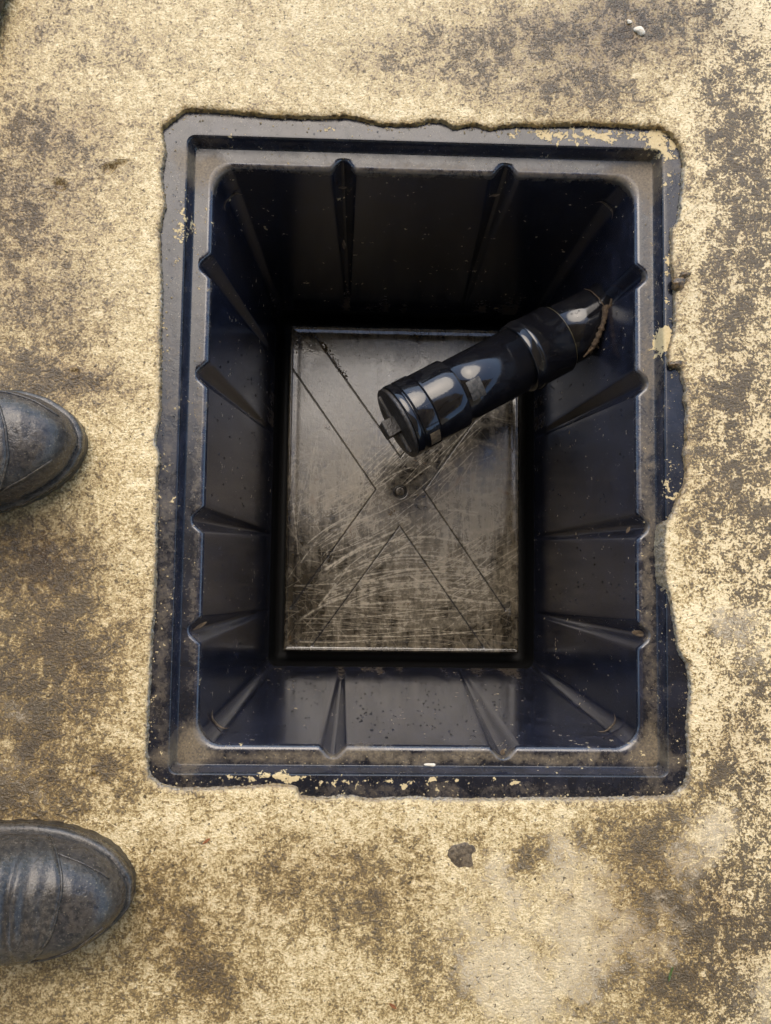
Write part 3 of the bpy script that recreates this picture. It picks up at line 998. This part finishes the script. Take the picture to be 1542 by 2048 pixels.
box_on_axis('cap_lug', -.0150, .001, -.0080, .0095, -.0085, .0085, M['cap_face'], cap)
box_on_axis('cap_rib', -.0035, .001, -.0330, -.0066, -.0030, .0030, M['cap_face'], cap)
box_on_axis('cap_rib', -.0035, .001, .0086, .0330, -.0030, .0030, M['cap_face'], cap)
for ph in (-.75, .05, .62):
    curved_patch('grip_bar', .0165, PLEN * .122, .0399, ph - .03, ph + .03, M['socket'], cap, .0012, 4, 4)
for ph in (-.55, .28):
    curved_patch('moulded_line', PLEN * .14, s_es - .003, .0388, ph - .012, ph + .012, M['socket'], es, .0009, 4, 3)
fr = curved_patch('label_frame', .0170, .0318, .0399, .72, 1.30, M['pipe'], cap, .0009)
curved_patch('label_patch', .0187, .0298, .0407, .80, 1.20, M['sticker'], cap, .0005)
curved_patch('faded_label', s_es + .006, s_es + .022, .0354, .02, .62, M['ghost'], None, .0003, 8, 14)

# soil-crusted root hanging where the pipe meets the wall
tw = empty('muddy_root', at(1175, 665, -.115), 'brown mud-crusted root hanging where the pipe enters the tub wall', 'root')
tw_o = np.array(tw.location)


def tpts(L):
    return [at(x, y, z) - tw_o for (x, y, z) in L]


def rpts(L):
    return [axpt(PLEN - ds, .0346 + lift, ph) - POFF - tw_o for (ds, lift, ph) in L]


main = curve_points(rpts([(.004, .0030, -.02), (.012, .0034, .25), (.020, .0030, .50), (.028, .0028, .75), (.034, .0026, .95)]), 26)
V, F = tube_mesh(main, [.0023 + .0011 * random.random() + .0014 * math.exp(-(i / 4) ** 2) for i in range(26)], 9, .34, 3)
make_obj('stem', V, F, M['mud'], tw)
for k, L in enumerate(([(.033, .0026, .92), (.040, .0026, 1.02), (.045, .0030, 1.08)], [(.033, .0026, .92), (.035, .0026, 1.16)],
                       [(.006, .0030, .05), (.000, .0045, .02), (-.004, .0060, -.12)], [(.006, .0030, .0), (.005, .0022, -.35), (.0035, .0014, -.75), (.003, .0010, -1.1)],
                       [(.008, .0036, .12), (.001, .0060, .22), (-.003, .0066, .05)], [(.030, .0028, .82), (.026, .0040, 1.02)])):
    c = curve_points(rpts(L), 10)
    V, F = tube_mesh(c, np.linspace(.0022, .0008, 10) if k != 3 else np.linspace(.0006, .0003, 10), 7, .3, 10 + k)
    make_obj('rootlet', V, F, M['mud'], tw)


# ------------------------------------------------------------------ boots
def build_boot(name, tip, table, label, seam, scale=.96, patch=1.38):
    """table: (distance from toe tip, half width towards +y, half width towards -y, height of upper)"""
    tb0 = np.array(table)
    fine = np.unique(np.concatenate([np.geomspace(.0001, .29, 160), np.linspace(0, .29, 120)]))
    tb = np.column_stack([fine] + [np.interp(np.sqrt(fine), np.sqrt(tb0[:, 0]), tb0[:, k]) for k in (1, 2, 3)])
    sq = np.linspace(0, math.sqrt(.29), 300)
    kern = np.hanning(31)
    kern /= kern.sum()
    cols = []
    for k in (1, 2, 3):
        yv = np.interp(sq, np.sqrt(tb0[:, 0]), tb0[:, k])
        pad = np.concatenate([2 * yv[0] - yv[15:0:-1], yv, 2 * yv[-1] - yv[-2:-17:-1]])
        cols.append(np.convolve(pad, kern, 'valid'))
    tb = np.column_stack([sq ** 2] + cols)
    root = empty(name, (tip[0], tip[1], 0), label, 'boot', 'rubber boots of the person standing at the left')

    def ev(u):
        return [float(np.interp(u, tb[:, 0], tb[:, k])) for k in (1, 2, 3)]

    def surf(u, th, off=0.0):
        l, r, h = ev(u)
        l, r = l * scale, r * scale
        c, hw = (l - r) / 2, (l + r) / 2
        cs, sn = math.cos(th), math.sin(th)
        y = c + (hw + off) * math.copysign(abs(cs) ** .75, cs)
        z = .020 + (h - .020 + off) * abs(sn) ** .80
        if u > .03:
            cr = .0022 * math.sin((u - .05) * 480 + 1.6 * math.sin(2.1 * th) + 2.6 * th) * math.exp(-((u - .078) / .022) ** 2) * sn
            z += cr + .0010 * math.sin(u * 140 + 3 * th) * sn
        bulge = 1 - .10 * max(0, .35 - (z - .020) / max(h - .020, 1e-4))
        return np.array([-u - .002 * sn * 0, c + (y - c) * bulge, z])
    us = np.concatenate([np.geomspace(.0006, .03, 16), np.linspace(.032, .15, 60), np.linspace(.155, .29, 20)])
    ths = np.linspace(0, math.pi, 41)

    def sheet(nm, uu, tt, off, mat, parent, fade=1):
        V, nu, nt = [], len(uu), len(tt)
        for i, u in enumerate(uu):
            for j, t in enumerate(tt):
                uv = u(t) if callable(u) else u
                e = 0.0 if (i == 0 or i == nu - 1 or j == 0 or j == nt - 1) else 1.0
                V.append(surf(uv, t, off if e else -.0006))
        return make_obj(nm, V, grid_faces(nu, nt)[:, ::-1], mat, parent, True)
    up = sheet('foot', list(us), list(ths), 0.0, M['boot_toe'], root)
    # closing nose strip
    V = [surf(us[0], t) for t in ths]
    make_obj('toe_edge', V + [np.array([-.0001, 0, .020])], [(i, i + 1, len(V)) for i in range(len(V) - 1)], M['boot_toe'], up)
    # vamp that overlaps the toe cap with a raised seam
    vu = [(lambda t, k=k: seam(t) + (.285 - seam(t)) * k) for k in np.concatenate([[0, .004], np.linspace(.02, .45, 50), np.linspace(.48, 1, 16)])]
    vamp = sheet('vamp', vu, list(np.linspace(.10, math.pi - .10, 37)), .0016, M['boot'], root)
    # raised ridge on the toe cap between the side panels
    V, F = tube_mesh(np.array([surf(seam(t), t, .0008) for t in np.linspace(.12, math.pi - .12, 40)]), [.0011] * 40, 6, .1, 4)
    make_obj('seam', V, F, M['boot'], vamp)
    tl = 2.38
    V, F = tube_mesh(np.array([surf(u, tl + 6 * (u - .03), .0003) for u in np.linspace(.012, seam(tl) + .002, 24)]), [.0009] * 24, 6, .1, 5)
    make_obj('toe_seam', V, F, M['boot_sole'], up)
    tl = .62
    V, F = tube_mesh(np.array([surf(u, tl - 4 * (u - .03), .0003) for u in np.linspace(.010, .12, 34)]), [.0009] * 34, 6, .1, 6)
    make_obj('side_seam', V, F, M['boot_toe'], up)
    # instep patch
    pu = np.linspace(.100, .165, 12)
    V, F = [], None
    pt = np.linspace(-1, 1, 13)
    for i, u in enumerate(pu):
        q = (u - .100) / .065
        hwid = .42 * (.30 + .70 * min(1, q * 2.2) ** .6)
        for t in pt:
            e = (i in (0, 11)) or abs(t) == 1
            V.append(surf(u, patch + t * hwid, .0005 if e else .0042))
    make_obj('instep_patch', V, grid_faces(12, 13)[:, ::-1], M['boot_patch'], root)
    # welt and cleated sole
    def outline(off, n=150, jag=0.0):
        left, right = [], []
        uu = np.concatenate([np.geomspace(.0004, .04, 40), np.linspace(.043, .29, 60)])
        for i, u in enumerate(uu):
            l, r, h = ev(u)
            l, r = l * scale, r * scale
            j = jag * (1 if (i // 2) % 2 else -1)
            left.append((-u, l + off + j))
            right.append((-u, -r - off - j))
        P = np.array(left + right[::-1])
        # push the nose forward
        P[:, 0] += off * np.exp(-(-P[:, 0]) / .012)
        return P

    def slab(nm, layers, mat):
        n = len(outline(0))
        V = []
        for (z, off, jag) in layers:
            for p in outline(off, jag=jag):
                V.append((p[0], p[1], z))
        F = [tuple(f) for f in grid_faces(len(layers), n, True)]
        F.append(tuple(range(n))[::-1])
        F.append(tuple((len(layers) - 1) * n + k for k in range(n)))
        bm_o = make_obj(nm, V, F, mat, root, True)
        return bm_o
    slab('welt', [(.0130, .0010, 0), (.0135, .0028, 0), (.0215, .0030, 0), (.0232, .0018, 0), (.0240, -.0010, 0)], M['boot'])
    slab('outsole', [(.0000, -.0010, 0), (.0005, .0010, .0004), (.0110, .0022, .0004), (.0132, .0022, .0002), (.0134, .0000, 0)], M['boot_sole'])
    # leg of the boot, behind the edge of the picture
    l, r, h = ev(.24)
    c = (l - r) / 2 * scale
    V = []
    prof = [(.040, .046), (.080, .050), (.110, .052), (.16, .054), (.24, .058), (.315, .062), (.320, .063), (.322, .061), (.318, .0585), (.24, .055), (.12, .048)]
    for (z, rr) in prof:
        for k in range(32):
            a = 2 * math.pi * k / 32
            V.append((-.225 + 1.15 * rr * math.cos(a), c + rr * .92 * math.sin(a), z))
    F = [tuple(f) for f in grid_faces(len(prof), 32, True)] + [tuple(len(prof) * 32 - 32 + k for k in range(32))]
    make_obj('boot_leg', V, F, M['boot'], root)
    return root


T_UP = [(0, .000, .000, .026), (.0006, .004, .004, .032), (.003, .011, .011, .042), (.0062, .0186, .020, .050), (.014, .0262, .031, .059), (.030, .037, .045, .066), (.053, .0435, .058, .072),
        (.080, .0430, .066, .080), (.12, .036, .068, .095), (.18, .022, .068, .112), (.24, .012, .074, .112), (.275, .002, .070, .09), (.288, -.015, .055, .07), (.29, -.025, .045, .05)]
T_LO = [(0, .000, .000, .026), (.0005, .008, .007, .033), (.005, .020, .0186, .048), (.016, .038, .0336, .060), (.034, .0515, .0504, .067), (.0605, .062, .058, .074), (.087, .0655, .057, .083),
        (.122, .0645, .053, .098), (.18, .058, .044, .112), (.24, .056, .042, .112), (.275, .048, .036, .09), (.288, .035, .022, .07), (.29, .025, .012, .05)]
p = at(166, 886, .012)
build_boot('rubber_boot', p, T_UP, 'muddy grey rubber boot toe at the left edge, halfway down the tub', lambda t: .041 + .016 * math.cos(t - 1.9) ** 2 * 0 + .018 * abs(t - 1.75) ** 1.6, .96, 2.0)
p = at(263, 1776, .012)
build_boot('rubber_boot', p, T_LO, 'grey rubber boot toe with water drops, at the lower left below the tub', lambda t: .040 + .020 * abs(t - 1.25) ** 1.8, .81, 1.18)


# ------------------------------------------------------------------ small things
def lump(name, c, size, mat, label, cat, seed=0, parent=None, flat=.6, res=(9, 14), group=None):
    r = np.random.default_rng(seed)
    nu, nv = res
    V = []
    ph = r.random((3, 2)) * 6
    for i in range(nu):
        th = math.pi * i / (nu - 1)
        for j in range(nv):
            a = 2 * math.pi * j / nv
            rr = 1 + .22 * math.sin(2 * a + ph[0, 0]) * math.sin(th) + .16 * math.sin(3 * a + ph[1, 0] + 2 * th) * math.sin(th) + .10 * (r.random() - .5)
            V.append((size[0] * rr * math.sin(th) * math.cos(a), size[1] * rr * math.sin(th) * math.sin(a), size[2] * math.cos(th)))
    o = make_obj(name, V, [tuple(f)[::-1] for f in grid_faces(nu, nv, True)], mat, parent, True)
    o.location = tuple(map(float, c))
    if label:
        tag(o, label, cat, group)
    return o


c = at(925, 1711, 0)
stone = lump('embedded_stone', (c[0], c[1], -.0004), (.0155, .0105, .0010), M['stone'], None, None, 5, parent=floor)
c = at(1279, 63, 0)
lump('pebble', (c[0], c[1], .001), (.0052, .0040, .003), M['pebble'], 'small cream white pebble on the floor above the tub', 'pebble', 6)
c = at(1258, 45, 0)
lump('stone_chip', (c[0], c[1], .001), (.0026, .0018, .0015), M['pebble'], 'tiny tan stone chip beside the white pebble', 'stone chip', 7)
c = at(861, 1530, -.014)
lump('paint_flake', (c[0], c[1], -.0145), (.0046, .0018, .0012), M['pebble'], 'pinkish white flake stuck on the lower step of the tub rim', 'flake', 8)
c = at(1358, 566, 0)
lump('soil_clod', (c[0], c[1], -.001), (.0085, .0060, .0045), M['clod'], 'wet dark soil clod on the right edge of the tub rim, upper one', 'soil clod', 9)
c = at(1369, 550, 0)
lump('soil_clod', (c[0], c[1], .000), (.0060, .0030, .0035), M['clod'], 'narrow wet soil crumb just above the upper clod on the right rim', 'soil clod', 10)
c = at(1352, 728, 0)
lump('soil_clod', (c[0], c[1], -.002), (.0065, .0045, .004), M['clod'], 'wet dark soil clod on the right rim beside the pipe end, lower one', 'soil clod', 11)

# rubber hose just inside the top left corner
ha, hb = at(5, 0, .012), at(-9, 45, .012)
hd = (hb - ha) / np.linalg.norm(hb - ha)
hn = np.array([-hd[1], hd[0], 0]) * (1 if -hd[1] < 0 else -1)
hc = (ha + hb) / 2 + hn * .012
hp = np.array([hc + hd * t + hn * (.25 * t * t) for t in np.linspace(-.35, .30, 60)])
hp[:, 2] = .0125
V, F = tube_mesh(hp, [.0125] * 60, 20)
tag(make_obj('hose', V, F, M['hose']), 'dark rounded hose edge just showing at the top left corner', 'hose')


def scrap(name, px, py, z, ln, wd, ang, mat, label, cat, seed, tilt=0.0, curl=.3):
    """thin curled scrap of leaf"""
    r = np.random.default_rng(seed)
    n, k = 9, 4
    V = []
    for lay in (0, 1):
        for i in range(n):
            s = i / (n - 1)
            w = wd * math.sin(math.pi * min(.97, max(.03, s))) ** .6 * (1 + .4 * (r.random() - .5))
            for j in range(k):
                q = j / (k - 1) - .5
                V.append(((s - .5) * ln, q * w, curl * ln * (s - .5) ** 2 + .5 * w * q * q + .0004 * r.random() - lay * .0004))
    m = n * k
    F = [tuple(f) for f in grid_faces(n, k)] + [tuple(int(i) + m for i in f)[::-1] for f in grid_faces(n, k)]
    ring = list(range(k)) + [i * k + k - 1 for i in range(1, n)] + [(n - 1) * k + j for j in range(k - 2, -1, -1)] + [i * k for i in range(n - 2, 0, -1)]
    F += [(a, a + m, b + m, b) for a, b in zip(ring, ring[1:] + ring[:1])]
    o = make_obj(name, V, F, mat, None, True)
    o.location = tuple(map(float, at(px, py, z)))
    o.rotation_euler = (tilt, 0, math.radians(ang))
    return tag(o, label, cat)


scrap('leaf_scrap', 685, 376, -.060, .0085, .0026, 5, M['leaf'], 'curled tan scrap in the left groove of the upper wall', 'leaf scrap', 1)
scrap('leaf_scrap', 688, 490, -.165, .0110, .0035, 95, M['leaf'], 'brown scrap lower down in the left groove of the upper wall', 'leaf scrap', 2)
scrap('leaf_scrap', 990, 391, -.060, .0090, .0026, 10, M['leaf'], 'curled tan scrap in the right groove of the upper wall', 'leaf scrap', 3)
scrap('leaf_scrap', 1278, 1267, -.034, .0150, .0055, -12, M['leaf'], 'dead leaf scrap in the lowest groove of the right wall', 'leaf scrap', 4)
scrap('leaf_scrap', 1256, 1060, -.040, .0070, .0026, 60, M['leaf'], 'thin leaf scrap in the second lowest groove of the right wall', 'leaf scrap', 5)
scrap('leaf_scrap', 400, 1252, -.034, .0150, .0030, 32, M['leaf'], 'dead leaf scrap in the lowest groove of the left wall', 'leaf scrap', 6)
scrap('leaf_scrap', 1005, 1504, -.030, .0060, .0045, 80, M['leaf'], 'tan blob of scrap in the right groove of the lower wall', 'leaf scrap', 10)
scrap('rusty_leaf_scrap', 413, 1682, .0012, .0085, .0022, 38, M['rust'], 'small rusty brown leaf sliver on the floor below the tub', 'leaf scrap', 12)
scrap('rusty_leaf_scrap', 786, 2012, .0012, .0075, .0028, -35, M['rust'], 'small rusty brown leaf bit at the bottom edge of the floor', 'leaf scrap', 13)
scrap('grass_blade', 1341, 1947, .0015, .0135, .0020, 72, M['grass'], 'single green grass blade on the floor at lower right', 'grass', 14)


# water beads on the inside walls and on the flange, the boots and the pipe
def beads():
    R = np.random.default_rng(12)
    V, F = [], []

    def dome(c, n, r):
        n = np.array(n, float)
        n /= np.linalg.norm(n)
        u = np.cross(n, [.3, .5, .81])
        u /= np.linalg.norm(u)
        w = np.cross(n, u)
        b = len(V)
        seg = 8
        for (hh, rr) in ((-.15, 1.0), (.30, .86), (.55, .5)):
            for k in range(seg):
                a = 2 * math.pi * k / seg
                V.append(np.array(c) + r * (rr * (math.cos(a) * u + math.sin(a) * w) + hh * n))
        V.append(np.array(c) + r * .66 * n)
        for i in range(2):
            for k in range(seg):
                F.append((b + i * seg + k, b + i * seg + (k + 1) % seg, b + (i + 1) * seg + (k + 1) % seg, b + (i + 1) * seg + k))
        for k in range(seg):
            F.append((b + 2 * seg + k, b + 2 * seg + (k + 1) % seg, b + 3 * seg))
        F.append(tuple(b + k for k in range(seg))[::-1])
    a0, b0, z0, a1, b1, z1 = .2032, .2721, -.0265, .1785, .2428, -.356
    for k in range(760):
        z = z0 + (z1 - z0) * (.06 + .88 * R.random() ** 1.2)
        q = (z - z0) / (z1 - z0)
        a, b = a0 + (a1 - a0) * q, b0 + (b1 - b0) * q
        r = R.uniform(.0005, .0014) * (1.3 if R.random() < .12 else 1)
        side = R.random()
        if side < .52:
            x = R.uniform(-a * .9, a * .9)
            if min(abs(x - rx) for rx in RIB_X) < .016:
                continue
            dome((x + .0005, -b, z), (0, 1, .09), r)
        elif side < .80:
            y = R.uniform(-b * .92, b * .6)
            if min(abs(y - ry) for ry in RIB_Y) < .016:
                continue
            dome((a + .0005, y, z), (-1, 0, .08), r)
        else:
            y = R.uniform(-b * .92, b * .6)
            if min(abs(y - ry) for ry in RIB_Y) < .016:
                continue
            dome((-a + .0005, y, z), (1, 0, .08), r)
    for k in range(120):
        if R.random() < .5:
            x, y = R.uniform(-.24, .24), R.choice([-1, 1]) * R.uniform(.298, .307)
        else:
            x, y = R.choice([-1, 1]) * R.uniform(.2285, .240), R.uniform(-.29, .29)
        dome((x, y, FLANGE_Z), (0, 0, 1), R.uniform(.0004, .0011))
    for k in range(60):
        s = R.choice([R.uniform(s_es + .004, s_f0 - .004), R.uniform(s_f1 + .004, PLEN - .02)])
        ph = R.uniform(-.9, 1.2)
        n = math.cos(ph) * UPV + math.sin(ph) * SIDE
        dome(CAPC - AX * s + n * .0342, n, R.uniform(.0005, .0013))
    o = make_obj('water_beads', V, F, M['water'], None, True)
    tag(o, 'small clear water beads scattered over the wet plastic', 'water', kind='stuff')


beads()


def grit():
    """crumbs of concrete lying on the rim, the shelf and the base"""
    R = np.random.default_rng(22)
    V, F = [], []

    def crumb(c, r):
        b = len(V)
        D = [(1, 0, 0), (-1, 0, 0), (0, 1, 0), (0, -1, 0), (0, 0, .8), (0, 0, -.4)]
        rot = R.random() * 6.28
        for d in D:
            k = r * R.uniform(.6, 1.3)
            V.append((c[0] + k * (d[0] * math.cos(rot) - d[1] * math.sin(rot)), c[1] + k * (d[0] * math.sin(rot) + d[1] * math.cos(rot)), c[2] + k * d[2]))
        for f in ((0, 2, 4), (2, 1, 4), (1, 3, 4), (3, 0, 4), (2, 0, 5), (1, 2, 5), (3, 1, 5), (0, 3, 5)):
            F.append(tuple(b + i for i in f))
    for k in range(420):
        q = R.integers(0, len(EDGE))
        c = EDGE[q] - EDGE_N[q] * abs(R.normal(0, .006))
        if max(abs(c[0]) / .226, abs(c[1]) / .295) > 1.0:
            crumb((c[0], c[1], FLANGE_Z + .0003), R.uniform(.0004, .0013))
    for k in range(160):
        if R.random() < .5:
            c = (R.uniform(-.21, .21), R.choice([-1, 1]) * R.uniform(.281, .289))
        else:
            c = (R.choice([-1, 1]) * R.uniform(.210, .2195), R.uniform(-.28, .28))
        crumb((c[0], c[1], -.0212), R.uniform(.0003, .0008))
    for k in range(700):
        c = (R.uniform(-.42, .36), R.uniform(-.52, .46))
        if max(abs(c[0]) / .26, abs(c[1]) / .325) < 1:
            continue
        crumb((c[0], c[1], .0004), R.uniform(.0004, .0012))
    o = make_obj('concrete_grit', V, F, M['pebble_grit'], None, False)
    tag(o, 'loose crumbs of concrete on the rim and the floor', 'grit', kind='stuff')


def silt():
    """dark wet crumbs of silt on the base panel"""
    R = np.random.default_rng(5)
    V, F = [], []

    def bit(c, r):
        b = len(V)
        for d in ((1, 0, 0), (-1, 0, 0), (0, 1, 0), (0, -1, 0), (0, 0, .7), (0, 0, -.5)):
            k = r * R.uniform(.6, 1.4)
            V.append((c[0] + k * d[0], c[1] + k * d[1], c[2] + k * d[2]))
        for f in ((0, 2, 4), (2, 1, 4), (1, 3, 4), (3, 0, 4), (2, 0, 5), (1, 2, 5), (3, 1, 5), (0, 3, 5)):
            F.append(tuple(b + i for i in f))

    def spot(x, y, sx, sy, n, r0, r1):
        for k in range(n):
            c = at(x + R.normal(0, sx), y + R.normal(0, sy), PANEL_Z)
            if abs(c[0]) < .154 and abs(c[1]) < .218:
                bit((c[0], c[1], PANEL_Z + .0003), R.uniform(r0, r1))
    for t in np.linspace(0, 1, 40):
        spot(642 + 50 * t, 684 + 70 * t, 3, 3, 3, .0006, .0016)
    spot(605, 690, 14, 12, 40, .0005, .0013)
    spot(800, 672, 110, 4, 90, .0004, .0011)
    spot(780, 712, 55, 9, 90, .0003, .0008)
    spot(785, 1022, 5, 5, 12, .0006, .0016)
    spot(657, 855, 4, 4, 6, .0006, .0014)
    spot(1022, 960, 3, 70, 60, .0004, .0010)
    spot(800, 980, 150, 190, 160, .0003, .0009)
    spot(960, 1080, 10, 10, 20, .0003, .0008)
    o = make_obj('wet_silt', V, F, M['clod'], None, False)
    tag(o, 'dark wet crumbs of silt lying on the tub base', 'silt', kind='stuff')


silt()
M['pebble_grit'] = dirt_material('concrete_crumbs', (.16, .12, .065), (.50, .39, .21), .7, 120)
grit()
